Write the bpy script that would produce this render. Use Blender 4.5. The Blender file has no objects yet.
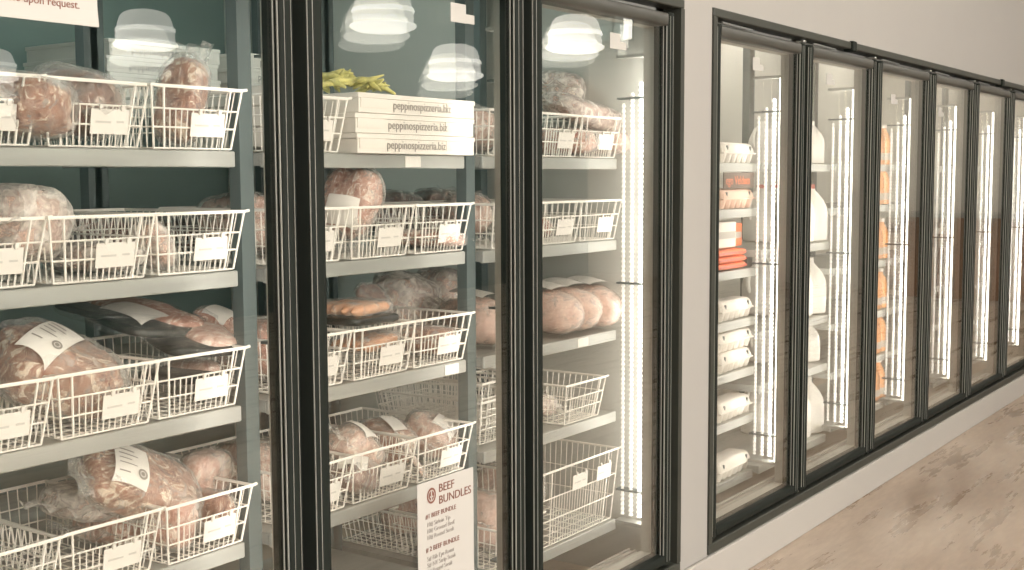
import bpy, math, random
from mathutils import Vector, Matrix, noise, Euler
sc = bpy.context.scene
col = sc.collection
sin, cos, pi = math.sin, math.cos, math.pi

# ------------------------------------------------------------------ camera
YAW, PITCH, ROLL, DIST, EYE = .953, .0888, -.0047, 1.7487, 1.3933
cam_d = bpy.data.cameras.new('camera'); cam = bpy.data.objects.new('camera', cam_d); col.objects.link(cam)
cam_d.sensor_fit = 'HORIZONTAL'; cam_d.sensor_width = 36; cam_d.lens = 36 * 1205.4 / 1024
cam_d.clip_start = .02; cam_d.clip_end = 200
r0 = Vector((cos(YAW), -sin(YAW), 0)); fw = Vector((sin(YAW) * cos(PITCH), cos(YAW) * cos(PITCH), -sin(PITCH)))
u0 = Vector((sin(YAW) * sin(PITCH), cos(YAW) * sin(PITCH), cos(PITCH)))
RT = r0 * cos(ROLL) + u0 * sin(ROLL); UP = -r0 * sin(ROLL) + u0 * cos(ROLL)
m = Matrix((RT, UP, -fw)).transposed().to_4x4(); m.translation = Vector((0, -DIST, EYE)); cam.matrix_world = m
sc.camera = cam

def at(px, py, y):
    """the point at depth y (metres behind the door plane) seen at a spot of the photograph"""
    d = fw + RT * ((px - 512) / 1205.4) + UP * ((285 - py) / 1205.4)
    return Vector((0, -DIST, EYE)) + d * ((y + DIST) / d.y)

# ------------------------------------------------------------------ materials
def new_mat(name):
    m = bpy.data.materials.new(name); m.use_nodes = True
    nt = m.node_tree; return m, nt, nt.nodes, nt.links, nt.nodes['Principled BSDF']
def ramp(nt, fac, stops):
    r = nt.nodes.new('ShaderNodeValToRGB'); e = r.color_ramp.elements
    while len(e) < len(stops): e.new(.5)
    for i, (p, c) in enumerate(stops): e[i].position = p; e[i].color = (*c, 1)
    nt.links.new(fac, r.inputs[0]); return r.outputs[0]
def tex(nt, kind='Noise', scale=5, detail=4, rough=.5, dist=0, stretch=(1, 1, 1), coord='Object'):
    tc = nt.nodes.new('ShaderNodeTexCoord'); mp = nt.nodes.new('ShaderNodeMapping'); mp.inputs['Scale'].default_value = stretch
    nt.links.new(tc.outputs[coord], mp.inputs[0])
    t = nt.nodes.new('ShaderNodeTex' + kind); nt.links.new(mp.outputs[0], t.inputs['Vector']); t.inputs['Scale'].default_value = scale
    if kind == 'Noise':
        t.inputs['Detail'].default_value = detail; t.inputs['Roughness'].default_value = rough; t.inputs['Distortion'].default_value = dist
    return t
def bump(nt, b, h, strength=.2, d=.01):
    n = nt.nodes.new('ShaderNodeBump'); n.inputs['Strength'].default_value = strength; n.inputs['Distance'].default_value = d
    nt.links.new(h, n.inputs['Height']); nt.links.new(n.outputs[0], b.inputs['Normal'])
def plain(name, c, rough=.5, metal=0, var=.06, scale=8, spec=.5, bmp=0, bscale=40, stretch=(1, 1, 1)):
    m, nt, N, L, b = new_mat(name)
    t = tex(nt, scale=scale, stretch=stretch)
    L.new(ramp(nt, t.outputs[0], [(.3, tuple(x * (1 - var) for x in c)), (.7, tuple(min(1, x * (1 + var)) for x in c))]), b.inputs['Base Color'])
    b.inputs['Roughness'].default_value = rough; b.inputs['Metallic'].default_value = metal; b.inputs['Specular IOR Level'].default_value = spec
    if bmp: bump(nt, b, tex(nt, scale=bscale).outputs[0], bmp, .004)
    return m
def emit(name, c, s):
    m, nt, N, L, b = new_mat(name)
    b.inputs['Base Color'].default_value = (.9, .9, .88, 1); b.inputs['Emission Color'].default_value = (*c, 1); b.inputs['Emission Strength'].default_value = s
    return m

M = {}
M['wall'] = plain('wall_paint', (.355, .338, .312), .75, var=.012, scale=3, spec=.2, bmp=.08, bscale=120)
M['bead'] = plain('bead_metal', (.30, .30, .27), .4)
M['curb'] = plain('curb_paint', (.42, .395, .36), .6, var=.015, scale=4, spec=.3)
M['frame'] = plain('frame_metal', (.015, .018, .015), .6, .0, var=.08, spec=.10)
M['trim'] = plain('trim_metal', (.036, .038, .030), .5, .0, var=.06, spec=.4)
M['mull'] = plain('mullion_metal', (.52, .51, .47), .5)
M['rail'] = plain('lit_rail_metal', (.060, .059, .050), .42, spec=.4)  # lighter than the frame metal: light caught by the top rails painted in
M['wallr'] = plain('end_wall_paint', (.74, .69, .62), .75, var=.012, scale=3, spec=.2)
M['dark'] = plain('rubber_gasket', (.006, .006, .006), .6, spec=.2)
M['steel'] = plain('galvanized_steel', (.40, .405, .38), .42, .15, var=.10, scale=30, stretch=(.1, 1, 1))
M['post'] = plain('painted_post', (.12, .15, .15), .5, .1, var=.06)
M['alu'] = plain('aluminium', (.62, .60, .55), .28, .85, var=.05)
M['wire'] = plain('white_wire_coating', (.96, .92, .86), .35, var=.02)
M['card'] = plain('white_card', (.84, .80, .75), .6, var=.01)
M['ink'] = plain('grey_ink', (.34, .31, .28), .7)
M['paleink'] = plain('pale_print', (.62, .59, .55), .7)
M['brownink'] = plain('brown_ink', (.20, .075, .05), .7)
M['paper'] = plain('white_paper', (.50, .475, .435), .7, var=.01)
M['box'] = plain('white_cardboard', (.86, .81, .75), .75, var=.02, scale=20)
M['orange'] = plain('orange_pack', (.90, .23, .09), .45, var=.10, scale=30)
M['egg'] = plain('white_moulded_pulp', (.84, .79, .73), .8, var=.03, scale=40, bmp=.15, bscale=200)
M['eggpink'] = plain('pink_moulded_pulp', (.90, .62, .50), .8, var=.04, scale=40, bmp=.15, bscale=200)
M['jug'] = plain('milk_plastic', (.88, .85, .80), .35, var=.02)
M['red'] = plain('red_plastic', (.62, .12, .08), .4)
M['juice'] = plain('orange_juice', (.80, .40, .18), .25, var=.06)
M['black'] = plain('black_tray', (.018, .022, .020), .3)
M['freezer'] = plain('freezer_panel', (.235, .315, .295), .5, .0, var=.04, scale=2)
M['freezerlight'] = plain('freezer_side_panel', (.55, .55, .51), .5, .0, var=.03, scale=2)
M['cooler'] = plain('cooler_panel', (.66, .64, .58), .5, .0, var=.04, scale=2)
M['led'] = emit('lit_diffuser', (1, .955, .90), 5.0)
M['ledghost'] = emit('ribbed_led_ghost', (1, .955, .90), .42)  # faint glow for the LED's ghost reflections in the glazing
M['leddim'] = emit('slim_lit_diffuser', (1, .88, .82), 3.5)
M['lamp'] = None
M['dkwall'] = plain('dark_wall_paint', (.05, .10, .10), .6, var=.45, scale=.9)
M['ceil'] = plain('ceiling_paint', (.72, .68, .62), .8, var=.02)
M['wood'] = plain('brown_wood', (.30, .15, .08), .5, var=.25, scale=3, stretch=(6, 6, .5))
M['coldfill'] = emit('added_cold_light', (.86, 1, .96), 24)  # glow of the lamps added inside the freezer
M['panel'] = emit('added_panel_light', (1, .95, .88), 30)  # glow of the added ceiling lights in shop and cooler
M['green'] = plain('yellow_green_pods', (.66, .60, .22), .5, var=.38, scale=50)
M['tape'] = plain('white_tape', (.46, .44, .40), .6)
M['tubblue'] = plain('blue_plastic', (.12, .20, .42), .4)
M['tubpurple'] = plain('purple_plastic', (.34, .16, .30), .4)
M['tubgreen'] = plain('green_plastic', (.06, .40, .20), .4)
M['darkcard'] = plain('dark_card', (.16, .12, .10), .7)
M['neon'] = emit('orange_neon', (1, .33, .05), 3)

def floor_mat():
    m, nt, N, L, b = new_mat('polished_concrete')
    a = tex(nt, scale=1.1, detail=2, rough=.4, stretch=(.8, 1.3, 1)); c = tex(nt, scale=4.5, detail=7, rough=.7, stretch=(.28, 2.0, 1)); d = tex(nt, scale=34, detail=3, stretch=(.35, 1.5, 1))
    def mad(x, k, y):
        q = N.new('ShaderNodeMath'); q.operation = 'MULTIPLY_ADD'; q.inputs[1].default_value = k; L.new(x, q.inputs[0])
        if y is not None: L.new(y, q.inputs[2])
        else: q.inputs[2].default_value = 0
        return q.outputs[0]
    f = mad(a.outputs[0], .40, mad(c.outputs[0], .42, mad(d.outputs[0], .18, None)))
    L.new(ramp(nt, f, [(.36, (.23, .155, .102)), (.64, (.55, .455, .365))]), b.inputs['Base Color'])
    L.new(ramp(nt, c.outputs[0], [(.35, (.22,) * 3), (.65, (.40,) * 3)]), b.inputs['Roughness'])
    bump(nt, b, d.outputs[0], .06, .006); return m
M['floor'] = floor_mat()
M['coolfloor'] = plain('cooler_floor', (.46, .38, .30), .5, var=.12, scale=3)

def glass_mat(name, gain):
    m, nt, N, L, b = new_mat(name); N.remove(b)
    fr = N.new('ShaderNodeFresnel'); ge = N.new('ShaderNodeNewGeometry'); io = N.new('ShaderNodeMapRange')      # same reflectance from both sides of a thin pane
    io.inputs['To Min'].default_value = 1.5; io.inputs['To Max'].default_value = 1 / 1.5; L.new(ge.outputs['Backfacing'], io.inputs['Value']); L.new(io.outputs[0], fr.inputs['IOR'])
    g = N.new('ShaderNodeMath'); g.operation = 'MULTIPLY'; g.inputs[1].default_value = gain; g.use_clamp = True; L.new(fr.outputs[0], g.inputs[0])
    t = N.new('ShaderNodeBsdfTransparent'); t.inputs[0].default_value = (.985, .985, .972, 1)
    gl = N.new('ShaderNodeBsdfGlossy'); gl.inputs['Roughness'].default_value = 0.0; gl.inputs[0].default_value = (1, 1, .97, 1)
    mx = N.new('ShaderNodeMixShader'); L.new(g.outputs[0], mx.inputs[0]); L.new(t.outputs[0], mx.inputs[1]); L.new(gl.outputs[0], mx.inputs[2])
    L.new(mx.outputs[0], N['Material Output'].inputs[0]); return m
M['glass'] = glass_mat('clear_glass', 1.35)
M['glass2'] = glass_mat('clear_inner_glass', .9)
M['glass3'] = glass_mat('clear_rear_glass', .6)

def film_mat(name, base, c, gloss=.18, edge=.35):
    m, nt, N, L, b = new_mat(name)
    b.inputs['Base Color'].default_value = (*c, 1); b.inputs['Roughness'].default_value = gloss
    n = tex(nt, scale=26, detail=5, rough=.65, dist=1.2); bump(nt, b, n.outputs[0], .9, .012)
    f = ramp(nt, n.outputs[0], [(.42, (base * .45,) * 3), (.66, (min(1, base * 2.0),) * 3)])
    lw = N.new('ShaderNodeLayerWeight'); lw.inputs[0].default_value = .35
    mxm = N.new('ShaderNodeMath'); mxm.operation = 'MULTIPLY_ADD'; mxm.inputs[1].default_value = edge; mxm.use_clamp = True
    L.new(lw.outputs['Facing'], mxm.inputs[0]); L.new(f, mxm.inputs[2])
    t = N.new('ShaderNodeBsdfTransparent'); mx = N.new('ShaderNodeMixShader')
    L.new(mxm.outputs[0], mx.inputs[0]); L.new(t.outputs[0], mx.inputs[1]); L.new(b.outputs[0], mx.inputs[2])
    L.new(mx.outputs[0], N['Material Output'].inputs[0]); return m
M['film'] = film_mat('clear_vacuum_film', .14, (.88, .86, .82))
M['filmthin'] = film_mat('thin_clear_film', .05, (.88, .86, .82), .12, .10)
M['milky'] = film_mat('milky_plastic_film', .42, (.88, .84, .79), .3)

def meat_mat(name, dark, mid, fat, scale=24, fatpos=.56):
    m, nt, N, L, b = new_mat(name)
    a = tex(nt, scale=scale, detail=5, rough=.6, dist=1.6, stretch=(1, 1.8, 1))
    L.new(ramp(nt, a.outputs[0], [(.36, dark), (.47, mid), (fatpos - .02, mid), (fatpos + .03, fat)]), b.inputs['Base Color'])
    b.inputs['Roughness'].default_value = .35; b.inputs['Coat Weight'].default_value = .3; b.inputs['Coat Roughness'].default_value = .2
    bump(nt, b, a.outputs[0], .5, .01); return m
M['beef'] = meat_mat('marbled_beef', (.19, .065, .04), (.40, .195, .125), (.80, .65, .51))
M['ground'] = meat_mat('pink_beef', (.40, .17, .12), (.62, .34, .26), (.86, .70, .60), 30, .55)
M['darkbeef'] = meat_mat('dark_beef', (.10, .05, .04), (.24, .12, .085), (.62, .48, .40), 24, .60)
M['pork'] = meat_mat('pale_pork', (.58, .34, .27), (.74, .52, .43), (.88, .77, .68), 22, .55)
M['bird'] = meat_mat('pale_poultry', (.66, .42, .34), (.76, .53, .44), (.86, .68, .60), 9, .60)
M['sausage'] = meat_mat('orange_sausage', (.62, .24, .10), (.78, .38, .19), (.86, .52, .32), 30, .66)

# ------------------------------------------------------------------ mesh helpers
class MB:
    def __init__(s): s.v = []; s.f = []
    def box(s, x0, x1, y0, y1, z0, z1, c=0):
        """box with chamfered vertical-and-horizontal edges when c > 0"""
        n = len(s.v)
        if not c:
            for z in (z0, z1):
                for x, y in ((x0, y0), (x1, y0), (x1, y1), (x0, y1)): s.v.append((x, y, z))
            for q in ((3, 2, 1, 0), (4, 5, 6, 7), (0, 1, 5, 4), (1, 2, 6, 5), (2, 3, 7, 6), (3, 0, 4, 7)): s.f.append(tuple(n + i for i in q))
            return
        for z, k in ((z0, c), (z0 + c, 0), (z1 - c, 0), (z1, c)):
            a0, a1, b0, b1 = x0 + k, x1 - k, y0 + k, y1 - k
            for p in ((a0 + c, b0), (a1 - c, b0), (a1, b0 + c), (a1, b1 - c), (a1 - c, b1), (a0 + c, b1), (a0, b1 - c), (a0, b0 + c)): s.v.append((*p, z))
        for l in range(3):
            for i in range(8): j = (i + 1) % 8; s.f.append((n + l * 8 + i, n + l * 8 + j, n + l * 8 + 8 + j, n + l * 8 + 8 + i))
        s.f.append(tuple(n + i for i in range(7, -1, -1))); s.f.append(tuple(n + 24 + i for i in range(8)))
    def quad(s, *p): n = len(s.v); s.v += [tuple(q) for q in p]; s.f.append(tuple(range(n, n + len(p))))
    def tube(s, pts, r, k=6, closed=False):
        pts = [Vector(p) for p in pts]; n0 = len(s.v); N = len(pts)
        for i, p in enumerate(pts):
            a = pts[(i - 1) % N] if (closed or i) else p; b = pts[(i + 1) % N] if (closed or i < N - 1) else p
            d = (b - a).normalized(); t = Vector((0, 0, 1)) if abs(d.z) < .9 else Vector((1, 0, 0))
            u = d.cross(t).normalized(); w = d.cross(u)
            rr = r[i] if isinstance(r, (list, tuple)) else r
            for j in range(k): s.v.append(tuple(p + (u * cos(2 * pi * j / k) + w * sin(2 * pi * j / k)) * rr))
        for i in range(N if closed else N - 1):
            for j in range(k):
                a = n0 + i * k; b = n0 + ((i + 1) % N) * k; s.f.append((a + j, a + (j + 1) % k, b + (j + 1) % k, b + j))
        if not closed:
            s.f.append(tuple(n0 + j for j in range(k - 1, -1, -1))); s.f.append(tuple(n0 + (N - 1) * k + j for j in range(k)))
    def loft(s, rings, cap=True):
        n0 = len(s.v); k = len(rings[0])
        for r in rings: s.v += [tuple(p) for p in r]
        for i in range(len(rings) - 1):
            for j in range(k): a = n0 + i * k; s.f.append((a + j, a + (j + 1) % k, a + k + (j + 1) % k, a + k + j))
        if cap: s.f.append(tuple(n0 + j for j in range(k - 1, -1, -1))); s.f.append(tuple(n0 + (len(rings) - 1) * k + j for j in range(k)))
    def lathe(s, prof, k=24, o=(0, 0, 0), sq=2.0):
        rings = []
        for r, z in prof:
            ring = []
            for j in range(k):
                a = 2 * pi * j / k; ca, sa = cos(a), sin(a); q = (abs(ca) ** sq + abs(sa) ** sq) ** (1 / sq)
                ring.append((o[0] + r * ca / q, o[1] + r * sa / q, o[2] + z))
            rings.append(ring)
        s.loft(rings)
    def grid(s, fn, nu, nv):
        n0 = len(s.v)
        for i in range(nu + 1):
            for j in range(nv + 1): s.v.append(tuple(fn(i / nu * 2 - 1, j / nv * 2 - 1)))
        for i in range(nu):
            for j in range(nv): a = n0 + i * (nv + 1) + j; s.f.append((a, a + nv + 1, a + nv + 2, a + 1))
    def build(s, name, mat, parent=None, smooth=False, loc=None):
        me = bpy.data.meshes.new(name); me.from_pydata(s.v, [], s.f); me.materials.append(M[mat])
        if smooth: me.polygons.foreach_set('use_smooth', [True] * len(me.polygons))
        me.update(); o = bpy.data.objects.new(name, me); col.objects.link(o)
        if parent: o.parent = parent
        if loc: o.location = loc
        return o
def tag(o, label=None, cat=None, group=None, kind=None):
    if label: o['label'] = label
    if cat: o['category'] = cat
    if group: o['group'] = group
    if kind: o['kind'] = kind
    return o
def thing(name, label, cat, loc=(0, 0, 0), rot=(0, 0, 0), group=None, kind=None):
    o = bpy.data.objects.new(name, None); col.objects.link(o); o.location = loc; o.rotation_euler = rot; o.empty_display_size = .05
    return tag(o, label, cat, group, kind)
def smooth_by_angle(o, deg=35):
    mod = None
    me = o.data
    me.polygons.foreach_set('use_smooth', [True] * len(me.polygons))
    me.set_sharp_from_angle(angle=math.radians(deg)); return o
def copy_tree(o, parent=None):
    kids = list(o.children); c = o.copy(); col.objects.link(c)
    if parent: c.parent = parent
    for k in kids: copy_tree(k, c)
    return c
def text(name, s, size, mat, parent, loc, rot=(pi / 2, 0, 0), align='LEFT', sx=1.0, thick=.0003):
    cu = bpy.data.curves.new(name, 'FONT'); cu.body = s; cu.size = size; cu.align_x = align; cu.extrude = thick; cu.resolution_u = 3
    t = bpy.data.objects.new(name, cu); col.objects.link(t)
    dg = bpy.context.evaluated_depsgraph_get(); me = bpy.data.meshes.new_from_object(t.evaluated_get(dg))
    bpy.data.objects.remove(t); bpy.data.curves.remove(cu)
    me.materials.clear(); me.materials.append(M[mat]); o = bpy.data.objects.new(name, me); col.objects.link(o)
    o.parent = parent; o.location = loc; o.rotation_euler = rot; o.scale = (sx, 1, 1); return o

# ------------------------------------------------------------------ layout numbers
ZT, ZB = 1.9356, .1313
G1 = [1.008, 1.808, 2.608]                    # left glass edge of the freezer doors
G2 = [3.653 + .8 * i for i in range(6)]       # and of the cooler doors
G0 = .208                                     # a freezer door left of the frame
LT, LB, GT, GB = 1.888, .177, 1.848, .210     # leaf top / bottom, glass top / bottom
B1 = (.16, 3.382); B2 = (3.585, 8.46)         # outer trims
WF = .004                                     # front face of the wall

# ------------------------------------------------------------------ room
def struct(name, mb, mat, label, cat): return tag(mb.build(name, mat), label, cat, kind='structure')
YB = -7.5
fl = MB(); fl.box(-6, 16, YB - .15, WF + .15, -.1, 0)
struct('floor', fl, 'floor', 'worn beige polished concrete floor in front of the doors', 'floor')
w = MB()
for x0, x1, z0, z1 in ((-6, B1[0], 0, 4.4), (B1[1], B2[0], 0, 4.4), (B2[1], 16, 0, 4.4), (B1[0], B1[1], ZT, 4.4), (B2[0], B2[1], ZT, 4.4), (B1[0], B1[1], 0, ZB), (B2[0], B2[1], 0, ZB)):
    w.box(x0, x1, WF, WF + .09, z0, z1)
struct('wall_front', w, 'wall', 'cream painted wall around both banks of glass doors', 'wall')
c = MB(); c.box(-6, 16, -.010, WF, 0, ZB - .003, .003)
struct('baseboard_front', c, 'curb', 'off white curb under the glass doors', 'baseboard')
YB = -7.5
w = MB()
w.box(4.9, 16, YB - .15, YB, 0, 4.4); w.box(-6, -5.6, YB - .15, YB, 0, 4.4); w.box(-5.6, 4.9, YB - .15, YB, 0, .12); w.box(-5.6, 4.9, YB - .15, YB, 4.1, 4.4)  # front openings added outside every reflection, to light the shelf fronts
for x in (-2.1, 1.4): w.box(x - .05, x + .05, YB - .15, YB, .12, 4.1)
struct('wall_back', w, 'dkwall', 'dark wall across the room mirrored in the freezer glass, with openings added for light', 'wall')
w = MB(); w.box(-6.15, -6, YB, WF, 0, 4.4)
struct('wall_left', w, 'wall', 'cream left end wall of the shop', 'wall')
w = MB(); XR = 15.0
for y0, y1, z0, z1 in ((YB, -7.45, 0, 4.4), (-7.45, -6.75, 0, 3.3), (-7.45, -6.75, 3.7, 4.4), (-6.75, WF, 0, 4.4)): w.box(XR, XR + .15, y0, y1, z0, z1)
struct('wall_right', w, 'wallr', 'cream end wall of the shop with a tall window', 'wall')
w = MB(); w.box(-6, 16, YB - .15, WF + .09, 4.4, 4.5)
struct('ceiling', w, 'ceil', 'pale ceiling of the shop', 'ceiling')

# cooler and freezer interior
w = MB(); w.box(-.6, 3.44, 2.15, 2.2, .0, 2.45)
struct('wall_freezer_rear', w, 'freezer', 'grey green rear panel of the freezer', 'wall')
w = MB(); w.box(3.62, 9.2, 1.35, 1.4, 0, 2.45)
struct('wall_cooler_rear', w, 'cooler', 'pale grey rear panel of the cooler', 'wall')
w = MB(); w.box(3.44, 3.62, WF + .1, 2.2, 0, 2.45)
struct('wall_divider', w, 'freezerlight', 'pale panel between freezer and cooler', 'wall')
w = MB(); w.box(-.7, -.6, WF + .1, 2.2, 0, 2.45)
struct('wall_freezer_left', w, 'freezer', 'grey green left end panel of the freezer', 'wall')
w = MB(); w.box(9.2, 9.3, WF + .1, 1.4, 0, 2.45)
struct('wall_cooler_right', w, 'cooler', 'pale right end panel of the cooler', 'wall')
w = MB(); w.box(-.7, 9.3, WF + .1, 2.2, 2.45, 2.5)
struct('ceiling_cooler', w, 'freezer', 'grey ceiling panel inside the cooler', 'ceiling')
w = MB(); w.box(-.7, 9.3, WF + .1, 2.2, .0, .06)
struct('floor_cooler', w, 'coolfloor', 'brown grey floor inside the cooler', 'floor')

# ------------------------------------------------------------------ door frames
def door_bank(n, x0, x1, gs, label):
    t = thing('trim_%d' % n, label, 'door frame', (0, 0, 0), kind='structure')
    mb = MB(); s = .026 if n == 2 else .024
    mb.box(x0, x0 + .026, -.003, .10, ZB + .034, ZT - .028); mb.box(x1 - s, x1, -.003, .10, ZB + .034, ZT - .028)
    mb.box(x0, x1, -.003, .10, ZT - .028, ZT, .003); mb.box(x0, x1, -.003, .10, ZB, ZB + .034, .003)
    mb.build('outer_frame', 'trim', t)
    mb = MB()                                         # dark inner frame and mullions behind the leaves
    edges = [x0 + .026] + [g - .066 for g in gs[1:]] + [x1 - s]
    for i, e in enumerate(edges):
        a, b = (e - .016, e + .020) if 0 < i < len(edges) - 1 else ((e - .002, e + .05) if i == 0 else (e - .05, e + .002))
        mb.box(a, b, .058, .10, ZB + .03, ZT - .026)
    mb.box(x0 + .02, x1 - .02, .058, .10, ZT - .085, ZT - .026); mb.box(x0 + .02, x1 - .02, .058, .10, ZB + .03, ZB + .07)
    mb.build('mullion_frame', 'mull', t)
    mb = MB()
    mb.box(x0 + .05, x1 - .06, .101, .165, ZB + .030, ZB + .060)
    for k in range(3): mb.box(x0 + .05, x1 - .06, .104 + .022 * k, .110 + .022 * k, ZB + .060, ZB + .066)
    mb.build('inner_sill', 'curb', t)
    for i, g in enumerate(gs):                        # little steel hinges at head and foot of each mullion
        for z in (ZT - .040, ZB + .036):
            h = MB(); xx = g - .061 if i else x0 + .05
            h.box(xx - .012, xx + .010, .012, .045, z, z + .008, .002); h.build('hinge', 'alu', t)
        h = MB(); h.tube([(g + .04, .02, LT + .012), (g + .30, .03, LT + .012)], .0035, 6); h.build('hold_open_arm', 'steel', t)
    if n == 2:
        for xj in (4.86, 7.30):
            h = MB(); h.box(xj - .02, xj + .025, -.012, .03, ZT - .036, ZT + .004, .003); h.build('joint_cap', 'frame', t)
    return t
door_bank(1, B1[0], B1[1], [G0] + G1, 'dark metal frame around the left bank of freezer doors')
door_bank(2, B2[0], B2[1], G2, 'dark metal frame around the right bank of cooler doors')

DN = ['glass freezer door at the left edge of the photo', 'leftmost freezer door wholly seen, with a paper notice at its top', 'second freezer door, with the BEEF BUNDLES sheet', 'freezer door next to the bare wall strip',
      'first cooler door right of the wall strip, showing egg cartons', 'second cooler door of the right bank, showing milk jugs', 'third cooler door of the right bank, showing juice bottles',
      'fourth cooler door of the right bank', 'fifth cooler door of the right bank', 'last cooler door at the right end of the bank']
def roll(mb, p, q, w, d, axis):
    """rail or stile with a rounded front, from p to q along an axis; w wide, d deep"""
    prof = [(-.5, 1), (-.5, .30), (-.46, .12), (-.34, .015), (0, 0), (.34, .015), (.46, .12), (.5, .30), (.5, 1)]
    rings = []
    for e in (p, q):
        rings.append([((e[0] + a * w) if axis == 'z' else e[0], e[1] + b * d, (e[2] + a * w) if axis == 'x' else e[2]) for a, b in prof])
    mb.loft(rings)
def door(i, g):
    t = thing('door_%d' % (i + 1), DN[i], 'glass door', (g, 0, 0), kind='structure')
    L, R = -.047, .717
    mb = MB(); roll(mb, (L + .023, 0, LB), (L + .023, 0, LT), .046, .05, 'z'); roll(mb, (R - .021, 0, LB), (R - .021, 0, LT), .042, .05, 'z')
    smooth_by_angle(mb.build('stile', 'frame', t), 50)
    mb = MB(); roll(mb, (L + .045, 0.001, (LT + GT) / 2), (R - .041, 0.001, (LT + GT) / 2), LT - GT, .05, 'x'); smooth_by_angle(mb.build('rail', 'rail', t), 50)
    mb = MB(); roll(mb, (L + .045, .001, (LB + GB) / 2), (R - .041, .001, (LB + GB) / 2), GB - LB, .05, 'x'); smooth_by_angle(mb.build('rail', 'frame', t), 50)
    mb = MB()                                         # thin bright beads along the glass and the leaf edges
    mb.box(R - .0445, R - .0425, .004, .007, GB, GT); mb.box(R - .047, R - .0445, .0145, .0165, GB, GT)
    mb.box(L + .012, L + .0132, -.0006, .004, LB + .01, LT - .01); mb.box(L + .001, L + .0022, .0035, .006, LB + .01, LT - .01); mb.box(R - .012, R - .0110, -.0006, .004, LB + .01, LT - .01); mb.box(R - .030, R - .0292, -.0006, .004, LB + .01, LT - .01)
    mb.build('edge_bead', 'bead', t)
    mb = MB()
    for x0, x1, z0, z1 in ((L + .006, L + .018, LB, LT), (R - .018, R - .006, LB, LT), (L, R, LT - .016, LT - .006), (L, R, LB + .006, LB + .016)): mb.box(x0, x1, .0505, .0575, z0, z1)
    mb.build('gasket', 'dark', t)
    rn = random.Random(i + 3)
    for k, (y, tilt, mt) in enumerate(((.018, 0.0, 'glass'), (.028, -.0095 + rn.uniform(-.0012, .0012), 'glass2'), (.038, -.0175 + rn.uniform(-.002, .002), 'glass3'))):
        mb = MB(); hx, hz = (R - .041 - (L + .044)) / 2, (GT - GB) / 2 + .003
        mb.quad((-hx, 0, -hz), (hx, 0, -hz), (hx, 0, hz), (-hx, 0, hz))
        p = mb.build('glass_pane', mt, t, loc=((L + .044 + R - .041) / 2, y, (GT + GB) / 2)); p.rotation_euler = (tilt, 0, rn.uniform(-.0012, .0012) if k else 0)
    return t
for i, g in enumerate([G0] + G1 + G2): door(i, g)

# ------------------------------------------------------------------ LED lights on the mullions
LEDW = 3.0
def led(g, mode, label):
    x = g + (.765 if mode == 'bright' else .735)
    t = thing('led_light', label, 'light', (x, .10, .27), group='lights on the door mullions')
    H = 1.50
    d_ = .130 if mode == 'bright' else .03
    mb = MB(); mb.box(.021, .026, .0, .024, .0, H); mb.box(-.012, .026, -.0005, d_, -.012, 0); mb.box(-.012, .026, -.0005, d_, H, H + .01)
    mb.build('housing', 'steel', t)
    mb = MB(); mb.tube([(0 if mode == 'bright' else .012, .013, -.01), (0 if mode == 'bright' else .012, .013, H)], .011 if mode == 'bright' else .0065, 8)
    mb.build('lit_tube', 'led' if mode == 'bright' else 'leddim', t, smooth=True)
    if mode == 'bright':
        for k in range(3):  # ghost images of the tube in the panes, built as dim glowing strips
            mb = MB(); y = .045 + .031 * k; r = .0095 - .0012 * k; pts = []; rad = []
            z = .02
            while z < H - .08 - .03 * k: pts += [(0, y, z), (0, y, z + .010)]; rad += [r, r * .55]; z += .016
            mb.tube(pts, rad, 8); mb.build('ribbed_led_ghost', 'ledghost', t)
    for z in (.10, .78, H - .13): mb = MB(); mb.box(-.012, .022, .004, d_ - .004, z, z + .006); mb.build('clip', 'post', t)
    for sx in (0,):
        ld = bpy.data.lights.new('strip_glow', 'AREA'); ld.shape = 'RECTANGLE'; ld.size = .04; ld.size_y = 1.5; ld.energy = LEDW * ((1.3 if g > 3.6 else 1.1) if mode == 'bright' else .4); ld.color = (1, .95, .88)
        lo = bpy.data.objects.new('strip_glow', ld); col.objects.link(lo); lo.parent = t; lo.location = (0, .030, H / 2)
        lo.rotation_euler = Vector((0, 1, 0)).to_track_quat('-Z', 'Y').to_euler()
    return t
LL = ['bright strip light beside the divider', 'thin strip light on the mullion right of the leftmost full freezer door', 'thin pinkish strip light on the mullion right of the BEEF BUNDLES door', 'bright strip light with ghost reflections inside the freezer door next to the wall strip',
      'bright strip light with ghost reflections beside the egg cartons', 'bright strip light with ghost reflections beside the milk jugs', 'bright strip light with ghost reflections beside the juice bottles', 'bright strip light with ghost reflections inside the fourth cooler door',
      'bright strip light with ghost reflections inside the fifth cooler door', 'bright strip light with ghost reflections inside the last cooler door']
for i, g in enumerate([G0] + G1 + G2):
    if i: led(g, 'thin' if i in (1, 2) else 'bright', LL[i])

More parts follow.
